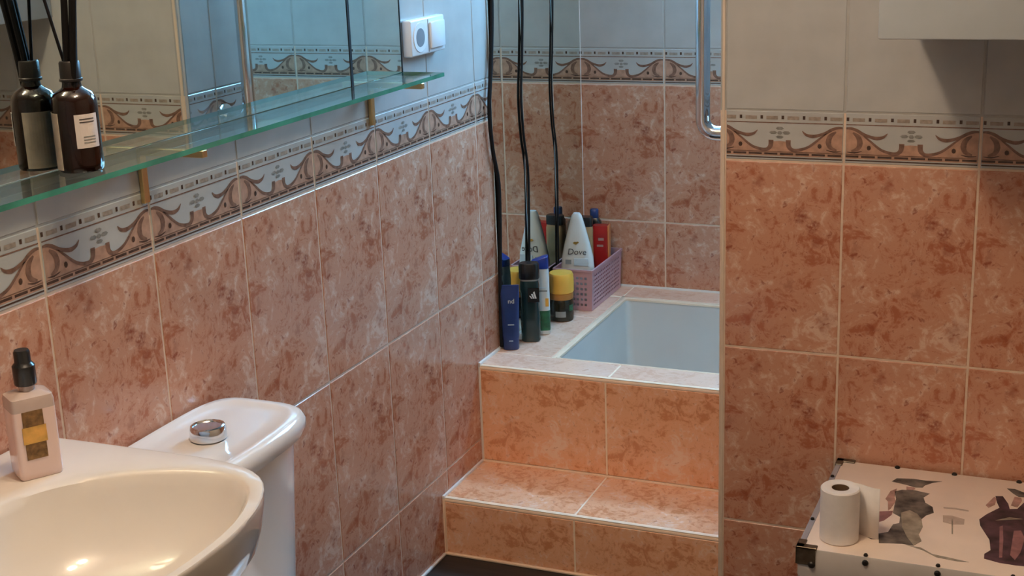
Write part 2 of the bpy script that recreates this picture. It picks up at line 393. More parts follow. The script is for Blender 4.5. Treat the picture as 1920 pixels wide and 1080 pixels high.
# ---------------------------------------------------------------- room shell
struct(box('floor', (-.12, RY0 - .1, -.1), (RX1 + .1, YB + .12, 0), 'floor'), 'dark wood-look floor in front of the tiled step')
struct(box('ceiling', (-.12, RY0 - .1, CEIL), (RX1 + .1, YB + .12, CEIL + .1), 'ceiling'), 'plain white ceiling of the bathroom')
ZU = ZB + HB + 2 * TH; ZC = ZB + HB - .0012
wl = slab('wall_left', [((-.12, RY0, 0), (-.0012, YB, ZC), 0), ((-.12, RY0, ZC), (-.0012, YB, ZU), 3), ((-.12, RY0, ZU), (0, YB, CEIL), 1)], 'long tiled wall behind the washbasin, toilet and mirror')
tile_wall(wl, (0, 0, 0), R(90), [(-TW * k, TW, 0) for k in range(13, -1, -1)], ztop=2)
WX0, WX1, WZ0, WZ1 = .22, 1.22, 1.56, 2.20
wb = slab('wall_back', [((0, YB + .0012, 0), (NX1, YB + .12, ZC), 0), ((0, YB + .0012, ZC), (NX1, YB + .12, ZB + HB + TH), 3), ((0, YB, ZB + HB + TH), (WX0, YB + .12, CEIL), 1), ((WX1, YB, ZB + HB + TH), (NX1, YB + .12, CEIL), 1),
                        ((WX0, YB, ZB + HB + TH), (WX1, YB + .12, WZ0), 1), ((WX0, YB, WZ1), (WX1, YB + .12, CEIL), 1)], 'tiled wall at the far side of the bath')
tile_wall(wb, (0, YB, 0), 0, [(TW * k, TW, 0) for k in range(6)], ztop=1.4, zmin=ZL)
wr = slab('wall_right', [((XE + .0012, YR + .0012, 0), (RX1, YP, ZC), 0), ((XE + .0012, YR + .0012, ZC), (RX1, YP, ZU), 3), ((XE, YR, ZU), (RX1, YP, CEIL), 1)], 'stub wall between the room and the bath recess')
XS = .9172
tile_wall(wr, (0, YR, 0), 0, [(XE + .011, XS - XE - .011, TW - (XS - XE - .011))] + [(XS + TW * k, TW, 0) for k in range(5)], ztop=2)
tile_wall(wr, (XE, 0, 0), R(-90), [(-(YP + .008), .128, 0)] if False else [(-YP, -YP * 0 + .128, TW - .128), (-YP + .128, .114, 0)], ztop=2)
struct(box('wall_recess_end', (NX1, YP, 0), (NX1 + .1, YB + .12, CEIL), 'plaster'), 'plain end wall of the bath recess')
struct(box('wall_side', (RX1, RY0, 0), (RX1 + .1, YR, CEIL), 'warmwall'), 'plain side wall of the room')
struct(box('wall_front', (-.12, RY0 - .1, 0), (RX1 + .1, RY0, CEIL), 'warmwall'), 'plain wall at the entrance side of the room')
# edge trim of the stub wall: quarter-round plastic strip
def qround(name, x, y, z0, z1, r, ms):
    ring = [(x + r, y + r)] + [(x + r - r * math.cos(t * math.pi / 12), y + r - r * math.sin(t * math.pi / 12)) for t in range(7)]
    return loft(name, [[(a, b_, z0) for a, b_ in ring], [(a, b_, z1) for a, b_ in ring]], ms)
struct(qround('trim_1', XE - .0005, YR - .0005, 0, CEIL, .0105, 'trim'), 'cream corner strip on the edge of the stub wall')
# high window over the bath
def pane(x0, x1):
    return box('window_pane', (x0, YB + .020, WZ0 + .04), (x1, YB + .026, WZ1 - .04), 'daypane', wn)
bm = bmesh.new()
xm = (WX0 + WX1) / 2
for a, b_ in (((WX0, 0, WZ0), (WX0 + .04, 0, WZ1)), ((WX1 - .04, 0, WZ0), (WX1, 0, WZ1)), ((WX0 + .04, 0, WZ0), (WX1 - .04, 0, WZ0 + .04)), ((WX0 + .04, 0, WZ1 - .04), (WX1 - .04, 0, WZ1)), ((xm - .025, 0, WZ0 + .04), (xm + .025, 0, WZ1 - .04))):
    bbox(bm, (a[0], YB + .006, a[2]), (b_[0], YB + .05, b_[2]))
wn = struct(from_bm('window_1', bm, 'white_plastic'), 'white two-pane frosted window high over the bath')
pane(WX0 + .04, xm - .025); pane(xm + .025, WX1 - .04)

# ---------------------------------------------------------------- bath surround, tub and step
TX0, TX1, TY0, TY1 = .165, 1.50, .055, .605     # tub opening
def hflat(parent, x0, x1, y0, y1, z, mat, name='floor_tile', u=(0, 0)):
    g = GAP / 2; c = .0012
    X0, X1, Y0, Y1 = x0 + g, x1 - g, y0 + g, y1 - g
    v = [(X0, Y0, -TT), (X1, Y0, -TT), (X1, Y1, -TT), (X0, Y1, -TT), (X0, Y0, -c), (X1, Y0, -c), (X1, Y1, -c), (X0, Y1, -c), (X0 + c, Y0 + c, 0), (X1 - c, Y0 + c, 0), (X1 - c, Y1 - c, 0), (X0 + c, Y1 - c, 0)]
    v = [(a - x0, b_ - y0, e) for a, b_, e in v]
    f = [(8, 9, 10, 11)] + [q for i in range(4) for q in ((i, (i + 1) % 4, 4 + (i + 1) % 4, 4 + i), (4 + i, 4 + (i + 1) % 4, 8 + (i + 1) % 4, 8 + i))]
    return pyd(name, v, f, mat, parent, (x0, y0, z))
def vflat(parent, x0, x1, y, z0, z1, mat, u0=0, v0=0):
    me = tile_mesh(x1 - x0, z1 - z0, u0, v0, mat)
    o = bpy.data.objects.new('riser_tile', me); COL.objects.link(o); o.parent = parent; o.location = (x0 - u0, y, z0 - v0)
    return o
su = thing('bath_surround', 'terracotta and pink tiled bath surround with ledge, two steps up from the floor', 'bath surround', (0, 0, 0))
bm = bmesh.new()
e_ = .0012
for a, b_ in (((.0, YL + e_, 0), (XE + .0, TY0, ZL - e_)), ((XE, YL + e_, 0), (NX1, TY0, ZL - e_)), ((0, TY0, 0), (TX0, TY1, ZL - e_)), ((TX1, TY0, 0), (NX1, TY1, ZL - e_)), ((0, TY1, 0), (NX1, YB - .002, ZL - e_))): bbox(bm, a, b_)
from_bm('body', bm, 'stepgrout', su)
SX = .331
for x0, x1, u0 in ((.004, SX, 0), (SX, XE - .001, .02)):
    vflat(su, x0, x1, YL, ZT + .002, ZL - .010, 'floor_tile', u0)
for x0, x1 in ((.004, SX + .006), (SX + .006, XE), (XE, 1.0), (1.0, 1.33), (1.33, NX1)):
    hflat(su, x0, x1, YL + .010, TY0, ZL, 'ledge_tile')
hflat(su, .004, TX0 - .010, TY0, .40, ZL, 'ledge_tile'); hflat(su, .004, TX0 - .010, .40, TY1 + .002, ZL, 'ledge_tile')
for x0, x1 in ((.004, TX0 - .010), (TX0 - .010, .49), (.49, .82), (.82, 1.15), (1.15, NX1)): hflat(su, x0, x1, TY1 + .012, YB - .002, ZL, 'ledge_tile')
hflat(su, TX1 + .01, NX1, TY0, TY1 + .002, ZL, 'ledge_tile')
def nosing(parent, x0, x1, y, z, r=.0095):
    ring = [(y + r, z - r)] + [(y + r - r * math.cos(t * math.pi / 12), z - r + r * math.sin(t * math.pi / 12)) for t in range(7)]
    return loft('edge_trim', [[(x0, a, b_) for a, b_ in ring], [(x1, a, b_) for a, b_ in ring]], 'nosing', parent)
nosing(su, .003, XE, YL - .0005, ZL + .0003)
box('edge_trim', (TX0 - .011, TY0 - .003, ZL - .009), (TX0, TY1 + .012, ZL + .0006), 'nosing', su, .002)
box('edge_trim', (TX0 - .011, TY1, ZL - .009), (TX1 + .01, TY1 + .013, ZL + .0006), 'nosing', su, .002)
box('edge_trim', (TX0 - .011, TY0 - .004, ZL - .009), (TX1 + .01, TY0, ZL + .0006), 'nosing', su, .001)
box('sealant', (.0, YL - .0006, ZL - .006), (.007, YB - .004, ZL + .006), 'seal', su, .002)
box('sealant', (.0, YB - .006, ZL - .004), (NX1, YB - .0005, ZL + .006), 'seal', su, .002)
box('sealant', (0, YL - .0006, ZT), (.005, YL + .004, ZL), 'seal', su, .001)
st = thing('tiled_step', 'low terracotta tiled step below the bath surround', 'step', (0, 0, 0))
box('body', (0, YT + e_, 0), (XE, YL - .001, ZT - e_), 'stepgrout', st)
for x0, x1, u0 in ((.004, SX, .0), (SX, XE - .001, .03)):
    vflat(st, x0, x1, YT, .004, ZT - .010, 'floor_tile', u0, .12)
    hflat(st, x0, x1, YT + .010, YL - .001, ZT, 'floor_tile')
nosing(st, .003, XE, YT - .0005, ZT + .0003)
box('sealant', (0, YT - .003, ZT - .005), (.006, YL - .002, ZT + .005), 'seal', st, .002)
box('sealant', (0, YT - .003, 0), (.005, YT + .004, ZT - .003), 'nosing', st, .001)
box('sealant', (.0, YL - .005, ZT - .002), (XE, YL - .0003, ZT + .004), 'nosing', st, .0015)
box('sealant', (.0, YT - .006, 0), (XE, YT + .002, .005), 'nosing', st, .0015)
struct(box('baseboard_left', (-.001, -2.4, 0), (.006, YT - .006, .006), 'seal', bev=.0015), 'pale sealant line along the foot of the left wall')
# tub: open basin with vertical enamel walls and rounded floor
def rrect(x0, x1, y0, y1, r, z, n=5):
    out = []
    for cx, cy, a0 in ((x1 - r, y0 + r, -90), (x1 - r, y1 - r, 0), (x0 + r, y1 - r, 90), (x0 + r, y0 + r, 180)):
        for k in range(n + 1):
            t = R(a0 + 90 * k / n); out.append((cx + r * math.cos(t), cy + r * math.sin(t), z))
    return out
tb = thing('bathtub', 'white sunken bathtub set into the pink tiled ledge', 'bathtub', (0, 0, 0))
i_ = .004
loft('shell', [rrect(TX0 + i_, TX1 - i_, TY0 + i_, TY1 - i_, .012, ZL - .004), rrect(TX0 + .007, TX1 - .007, TY0 + .007, TY1 - .007, .018, ZL - .02), rrect(TX0 + .018, TX1 - .06, TY0 + .02, TY1 - .022, .022, .12), rrect(TX0 + .05, TX1 - .10, TY0 + .05, TY1 - .055, .05, .055), rrect(TX0 + .12, TX1 - .2, TY0 + .12, TY1 - .12, .05, .045)], 'tub', tb, cap=(False, True))
loft('rim', [rrect(TX0 + .0005, TX1 - .0005, TY0 + .0005, TY1 - .0005, .004, ZL - .006), rrect(TX0 + .0005, TX1 - .0005, TY0 + .0005, TY1 - .0005, .004, ZL + .0005), rrect(TX0 + .006, TX1 - .006, TY0 + .006, TY1 - .006, .010, ZL - .0005), rrect(TX0 + .006, TX1 - .006, TY0 + .006, TY1 - .006, .010, ZL - .006)], 'nosing', tb, cap=(False, False))
lathe('drain', [(.001, .046), (.028, .046), (.03, .0485), (.022, .050), (.001, .050)], 'chrome', tb, (1.2, .33, 0))

# ---------------------------------------------------------------- bath mirror and the black cords on it
bmir = thing('bath_mirror', 'tall frameless mirror of three panes on the wall over the bath ledge', 'mirror', (.0, .085, ZL + .006))
ys = [.085, .285, .500, YB - .004]
for a, b_ in zip(ys, ys[1:]):
    box('mirror_pane', (.0006, a - .085 + .0006, 0), (.0046, b_ - .085 - .0006, 1.55), 'mirror', bmir, .0008, 1)
box('corner_sealant', (.0006, ys[-1] - .085 + .0002, 0), (.0052, ys[-1] - .085 + .0035, 1.55), 'seal', bmir)
CW = [(1.97, .0), (1.6, .004), (1.42, .010), (1.26, .013), (1.12, -.006), (1.02, -.026), (.92, -.016), (.83, .012), (.72, .010), (.575, -.002), (.47, -.006), (.408, -.006)]
for yy, rr, lab, wv, xo in ((.086, .0052, 'thickest black cable hanging straight down the outer edge of the bath mirror', 1.0, .0088), (.284, .0034, 'black cable hanging on the mirror behind the dark bottles', .75, .0078), (.499, .0026, 'thin black cable hanging on the mirror beside the pink basket', .65, .0068)):
    pts = spline([(xo + .0008, yy + d * wv, z) for z, d in CW], 5)
    tag(tube('black_cable', pts, rr, 'black', n=10), lab, 'cable', 'black cables on the bath mirror')

# ---------------------------------------------------------------- wall mirror and glass shelf over the washbasin
MX = .034; SZ = 1.169
wm = thing('wall_mirror', 'large wall mirror above the glass shelf, black joint near its end', 'mirror', (0, -.43, SZ + .0003))
box('backing', (.0008, -1.52, 0.0), (.029, 0, .80), 'cabinet', wm)
box('mirror_pane', (.029, -1.52, 0), (MX, -.214, .80), 'mirror', wm, .0008, 1)
box('mirror_pane', (.029, -.206, 0), (MX, 0, .80), 'mirror', wm, .0008, 1)
box('joint', (.029, -.214, 0), (MX + .0012, -.206, .80), 'black', wm)
box('edge_strip', (.026, -.0, 0), (MX + .001, .003, .80), 'black', wm)
sh = thing('glass_shelf', 'long clear glass shelf with green edge under the wall mirror', 'shelf', (0, -.417, SZ - .008))
v = [(x, y, z) for z in (0, .008) for x, y in ((.001, -1.53), (.124, -1.53), (.124, 0), (.001, 0))]
pyd('glass_panel', v, [(3, 2, 1, 0), (4, 5, 6, 7), (0, 1, 5, 4), (1, 2, 6, 5), (2, 3, 7, 6), (3, 0, 4, 7)], ['glass', 'glassedge'], sh, fm=[0, 0, 1, 1, 1, 1])
for yb in (-.10, -.845):
    br = bmesh.new()
    bbox(br, (.001, yb - .006, -.012), (.1245, yb + .006, -.0006), .001, 1)
    bbox(br, (.001, yb - .007, -.088), (.009, yb + .007, -.012), .001, 1)
    from_bm('bracket', br, 'brass', sh)

# ---------------------------------------------------------------- socket
sk = thing('wall_socket', 'white double wall socket beside the mirror above the shelf end', 'socket', (0, -.358, 1.190))
box('housing', (.0005, 0, 0), (.022, .165, .077), 'white_plastic', sk, .004, 3)
lathe_o = loft('socket_face', [[(x, .042 + .031 * math.cos(2 * math.pi * k / 24), .0385 + .031 * math.sin(2 * math.pi * k / 24)) for k in range(24)] for x in (.0215, .0235)], 'white_plastic', sk)
loft('socket_well', [[(x, .042 + r * math.cos(2 * math.pi * k / 24), .0385 + r * math.sin(2 * math.pi * k / 24)) for k in range(24)] for x, r in ((.0234, .020), (.0242, .0195))], 'socket_dark', sk)
box('rocker', (.0215, .088, .010), (.028, .157, .067), 'white_plastic', sk, .003, 2)
box('gap', (.0216, .0815, .004), (.0226, .0845, .073), 'socket_dark', sk)

# ---------------------------------------------------------------- grab bar on the end of the stub wall
gx, gy = .597, -.155; gz = 1.045
gb = thing('grab_bar', 'chrome vertical grab bar on the end of the stub wall', 'grab bar', (XE, gy, gz))
rb = .0155
arc = [(-(.075 - .03 + .03 * math.sin(t * math.pi / 12)), 0, -.03 * math.cos(t * math.pi / 12)) for t in range(7)]
pts = [(-.001, 0, -.03)] + [(-.02, 0, -.03)] + arc + [(-.075, 0, z) for z in (.1, .2, .3, .4, .47)] + [(-(.075 - .03 + .03 * math.cos(t * math.pi / 12)), 0, .47 + .03 * math.sin(t * math.pi / 12)) for t in range(1, 7)] + [(-.02, 0, .5), (-.001, 0, .5)]
tube('bar', pts, rb, 'chrome', gb, n=20)
for z in (-.03, .5):
    loft('flange', [[(x, r * math.cos(2 * math.pi * k / 24), z + r * math.sin(2 * math.pi * k / 24)) for k in range(24)] for x, r in ((-.0005, .034), (-.005, .034), (-.009, .026))], 'chrome', gb)

# ---------------------------------------------------------------- ceiling lamp
cl = thing('ceiling_lamp', 'warm ceiling lamp with two opal globes over the washbasin', 'lamp', (LAMP_POS[0], LAMP_POS[1], CEIL))
box('base_plate', (-.05, -.16, -.02), (.05, .16, -.0005), 'chrome', cl, .004)
for yy in (-.1, .1):
    zc = LAMP_POS[2] - CEIL
    tube('stem', [(0, yy, -.02), (0, yy, zc + .062)], .009, 'chrome', cl)
    lathe('globe', [(.065 * math.sin(t * math.pi / 14), -.065 * math.cos(t * math.pi / 14)) for t in range(15)], 'lampglass', cl, (0, yy, zc), 24)

# ---------------------------------------------------------------- white hanging cabinet on the right wall
cb = thing('hanging_cabinet', 'plain white hanging cabinet on the right wall above the trunk', 'cabinet', (1.03, -.305, 1.27))
box('body', (0, -.372, 0), (.5, -.0008, .72), 'cabinet', cb, .002)
box('door', (.001, -.395, .001), (.249, -.373, .719), 'cabinet', cb, .003)
box('door', (.251, -.395, .001), (.499, -.373, .719), 'cabinet', cb, .003)

# ---------------------------------------------------------------- toilet
BY = -1.80; BZ = .80
to = thing('toilet', 'white close-coupled toilet with chrome button on the cistern lid', 'toilet', (0, -1.315, 0))
def dsh(x0, x1, hy, z, n=40, e=4.5, bulge=.012):
    out = []
    for k in range(n):
        t = 2 * math.pi * k / n; c, s = math.cos(t), math.sin(t)
        y = hy * math.copysign(abs(s) ** (2 / e), s); x = math.copysign(abs(c) ** (2 / e), c)
        xx = (x0 + x1) / 2 + x * (x1 - x0) / 2
        if x > 0: xx += bulge * (1 - (y / hy) ** 2) * x
        out.append((xx, y, z))
    return out
loft('cistern_tank', [dsh(.012, .165, .150, .345), dsh(.010, .170, .160, .365), dsh(.008, .182, .172, .60), dsh(.008, .186, .175, .672)], 'ceramic2', to)
loft('cistern_lid', [dsh(.006, .186, .176, .6715), dsh(.004, .201, .186, .676), dsh(.003, .205, .190, .686), dsh(.003, .205, .190, .697), dsh(.005, .200, .186, .706), dsh(.010, .193, .180, .710), dsh(.020, .181, .168, .7095), dsh(.026, .174, .161, .7065), dsh(.05, .15, .14, .7065)], 'ceramic2', to)
lathe('flush_button', [(.027, .7066), (.029, .709), (.029, .724), (.027, .729), (.024, .730), (.023, .7275), (.001, .727)], 'chrome', to, (.108, .012, 0))
def egg(x0, x1, hy, z, n=36):
    out = []
    for k in range(n):
        t = 2 * math.pi * k / n; c, s = math.cos(t), math.sin(t)
        out.append(((x0 + x1) / 2 + c * (x1 - x0) / 2, hy * s * (1 - .18 * max(c, 0)), z))
    return out
loft('bowl', [egg(.16, .46, .10, .0), egg(.16, .44, .095, .05), egg(.14, .48, .12, .20), egg(.10, .54, .165, .30), egg(.08, .57, .180, .335), egg(.08, .57, .180, .349)], 'ceramic2', to)
loft('seat', [egg(.20, .575, .184, .3495), egg(.19, .58, .188, .357), egg(.20, .575, .184, .365)], 'white_plastic', to)
loft('seat_lid', [egg(.20, .575, .184, .3655), egg(.19, .58, .188, .372), egg(.20, .57, .18, .381), egg(.26, .52, .14, .385)], 'white_plastic', to)

# ---------------------------------------------------------------- washbasin
ba = thing('washbasin', 'white ceramic washbasin on the left wall, soap bottle on its deck', 'washbasin', (0, BY, BZ))
half = [(.003, .001), (.003, .12), (.003, .215), (.012, .239), (.04, .244), (.14, .246), (.24, .247), (.30, .245), (.345, .238), (.385, .220), (.415, .190), (.438, .145), (.452, .095), (.459, .045), (.460, 0.0)]
hin = [(.118, 0.0), (.120, .04), (.132, .08), (.150, .112), (.180, .145), (.220, .172), (.270, .195), (.325, .207), (.365, .202), (.398, .178), (.420, .140), (.436, .095), (.444, .048), (.446, 0.0)]
def sym(h, n=72):
    pl = [(x, y) for x, y in h] + [(x, -y) for x, y in reversed(h)][1:]
    if pl[0] == pl[-1]: pl = pl[:-1]
    P = spline([(x, y, 0) for x, y in pl], 10, True)
    L = [0]
    for a, b_ in zip(P, P[1:] + P[:1]): L.append(L[-1] + (Vector(a) - Vector(b_)).length)
    out = []
    # even spacing by angle about the bowl centre keeps rings in step
    for k in range(n):
        t = -math.pi + 2 * math.pi * k / n; best = None
        cx = .27
        d = Vector((math.cos(t), math.sin(t)))
        for a, b_ in zip(P, P[1:] + P[:1]):
            ax, ay, bx, by = a[0] - cx, a[1], b_[0] - cx, b_[1]
            c1 = ax * d.y - ay * d.x; c2 = bx * d.y - by * d.x
            if c1 * c2 <= 0 and abs(c1 - c2) > 1e-12:
                s = c1 / (c1 - c2); px, py = ax + (bx - ax) * s, ay + (by - ay) * s
                if px * d.x + py * d.y > 0: best = (px + cx, py)
        out.append(best or (cx, 0))
    return out
OUT = sym(half); INN = sym(hin)
def ring(P, z, sc=1.0, cx=.27, keep=True, shift=0):
    r = []
    for x, y in P:
        nx = cx + (x - cx) * sc + shift; ny = y * sc
        r.append((max(nx, .003), ny, z))
    return r
def mixr(A, B, t, z): return [((1 - t) * a[0] + t * b_[0], (1 - t) * a[1] + t * b_[1], z) for a, b_ in zip(A, B)]
rings = [ring(OUT, -.19, .28), ring(OUT, -.185, .42), ring(OUT, -.16, .60), ring(OUT, -.125, .74), ring(OUT, -.095, .84), ring(OUT, -.068, .945), ring(OUT, -.045, .975), ring(OUT, -.02, .993), ring(OUT, -.006, .999), mixr(OUT, INN, .02, -.0015), mixr(OUT, INN, .10, 0.0),
         mixr(OUT, INN, .85, 0.0), mixr(OUT, INN, .97, -.0018), ring(INN, -.006, .985), ring(INN, -.02, .955), ring(INN, -.045, .90), ring(INN, -.075, .80), ring(INN, -.100, .64), ring(INN, -.116, .42), ring(INN, -.122, .18), ring(INN, -.124, .09)]
loft('basin', rings, 'ceramic', ba)
lathe('drain', [(.024, -.1245), (.024, -.122), (.018, -.1205), (.001, -.1205)], 'chrome', ba, (.27, 0, 0))
loft('pedestal', [circ(.085, -.80, 24, .16, 0), circ(.075, -.70, 24, .16, 0), circ(.065, -.30, 24, .16, 0), circ(.10, -.182, 24, .2, 0)], 'ceramic', ba)

# ---------------------------------------------------------------- soap bottle on the basin
sp = thing('soap_bottle', 'square pale pink soap bottle with black pump and gold label', 'bottle', (.100, -1.668, BZ + .0002), R(-32))
hw, hd = .0235, .0285
def sq(s, z, e=9): return sup(hw * s, hd * s, z, e, 32)
loft('body', [sq(.93, 0), sq(.99, .003), sq(1, .008), sq(1, .094), sq(1, .105), sq(.95, .111), sq(.6, .1155), sq(.36, .117)], ['soap', 'clearp'], sp, fmf=lambda i: 1 if i >= 3 else 0)
lathe('neck', [(.0105, .1155), (.0105, .126)], 'clearp', sp)
lathe('pump', [(.0135, .124), (.0145, .126), (.0145, .150), (.012, .153), (.0105, .155), (.0105, .168), (.009, .171), (.001, .171)], 'blackp', sp)
lb = box('label', (hw + .0001, -.017, .028), (hw + .0008, .010, .094), 'bronze', sp)
box('gold_band', (hw + .0009, -.019, .050), (hw + .0014, .012, .073), 'gold', sp)

# ---------------------------------------------------------------- reed diffuser on the shelf
df = thing('reed_diffuser', 'dark amber glass reed diffuser bottle with black sticks on the glass shelf', 'diffuser', (.069, -1.474, SZ + .0004))
lathe('bottle', [(.0285, 0), (.0305, .003), (.0310, .010), (.0310, .090), (.0300, .099), (.0255, .107), (.0175, .112), (.0135, .115), (.0125, .120), (.0125, .126)], 'amber', df, n=40)
lathe('collar', [(.0130, .122), (.0156, .123), (.0156, .126), (.0142, .127), (.0138, .148), (.0125, .150), (.006, .150)], 'iron2', df)
for dx, dy, ox, oy, L in ((.14, -.02, .004, 0, .36), (.13, .0, -.001, .003, .36), (.15, -.01, .006, -.005, .35), (.12, -.03, -.004, -.004, .34)):
    tube('reed', [(ox, oy, .10), (ox + dx * .05, oy + dy * .05, .16), (ox + dx * (L - .1), oy + dy * (L - .1), L)], .0046, 'reed', df, n=8)
tube('reed', [(-.004, .0, .13), (-.031, -.012, .285)], .0022, 'reed', df, n=8)
def arc_label(name, a0, a1, r, z0, z1, ms, parent, n=10):
    v = []; f = []
    for k in range(n + 1):
        t = R(a0 + (a1 - a0) * k / n)
        for rr in (r, r + .0005):
            v += [(rr * math.cos(t), rr * math.sin(t), z0), (rr * math.cos(t), rr * math.sin(t), z1)]
    for k in range(n):
        i, j = 4 * k, 4 * k + 4
        f += [(i + 2, j + 2, j + 3, i + 3), (i + 1, i + 3, j + 3, j + 1), (i, j, j + 2, i + 2), (i, i + 1, j + 1, j)]
    f += [(0, 2, 3, 1), (4 * n, 4 * n + 1, 4 * n + 3, 4 * n + 2)]
    return pyd(name, v, f, ms, parent)
fl = arc_label('front_label', -54, 8, .0313, .034, .080, 'label', df)
for z in (.073, .069, .049, .045, .041): arc_label('print_line', -42 + (0 if z > .055 else 6), -4, .0318, z, z + .0012, 'grey' if z < .055 else 'ink', fl, 6)
arc_label('back_label', 188, 262, .0313, .004, .082, 'label2', df)

# ---------------------------------------------------------------- toiletries on the bath ledge
def Tm(x, y, z, rz): return Matrix.Translation((x, y, z)) @ Matrix.Rotation(rz, 4, 'Z') @ Matrix.Rotation(R(90), 4, 'X')
LZ = ZL + .0006
FA = R(20)   # turn towards the room
tbx = thing('lotion_tube', 'navy blue plastic tube standing on the bath ledge beside the mirror edge', 'tube', (.031, .090, LZ), FA)
loft('body', [sup(.019, .014, 0, 2.6), sup(.0205, .0155, .003, 2.6), sup(.0205, .0155, .030, 2.6), sup(.0215, .0150, .033, 2.6), sup(.0225, .013, .09, 2.8), sup(.024, .009, .14, 3), sup(.0245, .003, .162, 4), sup(.0245, .0022, .168, 4)], 'navy', tbx)
tx = text_mesh('lettering', 'nd', .017, 'whiteb', tbx, Tm(.004, -.0108, .128, 0))
box('print_line', (-.006, -.0143, .066), (.010, -.0138, .0685), 'paleblue', tbx); box('print_line', (-.004, -.0162, .024), (.006, -.0157, .026), 'paleblue', tbx)
ad = thing('shower_gel_bottle', 'dark green-black shower gel bottle with black cap and white triangle emblem', 'bottle', (.055, .166, LZ), FA)
loft('body', [sup(.022, .015, 0, 3), sup(.0245, .017, .004, 3), sup(.0255, .0175, .06, 3), sup(.0235, .0165, .10, 3), sup(.0255, .0175, .148, 3), sup(.023, .016, .163, 3)], 'dgreen', ad)
loft('collar', [sup(.0235, .0165, .163, 3), sup(.0235, .0165, .167, 3)], 'grey', ad)
loft('cap', [sup(.0255, .018, .1675, 2.6), sup(.0265, .0185, .170, 2.6), sup(.0265, .0185, .204, 2.6), sup(.0235, .0165, .2085, 2.6)], 'blackp', ad)
pa = box('emblem_patch', (-.004, -.0186, .108), (.025, -.0180, .146), 'blackp', ad)
for k, (h0, h1) in enumerate(((.004, .007), (.008, .013), (.012, .019))):
    x0 = .004 + k * .005
    pyd('emblem_bar', [(x0, -.0190, .118), (x0 + .004, -.0190, .118), (x0 + .004 - .005, -.0190, .118 + h1), (x0 - .005, -.0190, .118 + h0 + .004), (x0, -.0187, .118), (x0 + .004, -.0187, .118), (x0 - .001, -.0187, .118 + h1), (x0 - .005, -.0187, .118 + h0 + .004)], [(0, 1, 2, 3), (7, 6, 5, 4), (0, 4, 5, 1), (1, 5, 6, 2), (2, 6, 7, 3), (3, 7, 4, 0)], 'whiteb', pa)
wg = thing('shampoo_bottle', 'white and green shampoo bottle with royal blue slanted cap beside the yellow jar', 'bottle', (.059, .230, LZ), FA)
loft('body', [sup(.021, .014, 0, 4), sup(.023, .016, .003, 4), sup(.0235, .0165, .07, 4), sup(.0235, .0165, .071, 4), sup(.0235, .0165, .150, 4), sup(.022, .015, .178, 4)], 'whiteb', wg)
loft('print_band', [sup(.0238, .0168, .012, 4), sup(.0238, .0168, .066, 4)], 'green', wg, cap=(False, False))
box('label', (-.012, -.0172, .078), (.012, -.0166, .098), 'whiteb', wg); box('label_patch', (.0125, -.0172, .078), (.021, -.0166, .100), 'yellow', wg)
box('print_line', (-.004, -.0172, .118), (.018, -.0167, .122), 'grey', wg); box('print_line', (-.004, -.0172, .127), (.014, -.0167, .130), 'paleblue', wg)
r0 = sup(.0228, .0158, .1785, 4); r1 = [(x, y, .196 + .30 * (x + .023)) for x, y, z in sup(.0225, .0155, 0, 4)]
loft('cap', [r0, r1, [(x * .9, y * .9, z + .002) for x, y, z in r1]], 'blue', wg)
jr = thing('cosmetic_jar', 'dark jar with wide yellow screw lid in front of the pink basket', 'jar', (.066, .362, LZ), FA)
lathe('body', [(.028, 0), (.0315, .003), (.0325, .010), (.0325, .052), (.030, .058), (.028, .062)], 'jar', jr)
lathe('lid_ring', [(.0315, .0605), (.0325, .062), (.0325, .077), (.0315, .078)], 'yellow2', jr)
lathe('lid', [(.0325, .0782), (.034, .080), (.0345, .104), (.0335, .126), (.031, .1315), (.001, .1325)], 'yellow', jr)
arc_label('label', -120, -70, .0327, .014, .030, 'grey', jr); arc_label('label_mark', -50, -25, .0327, .030, .046, 'green', jr)
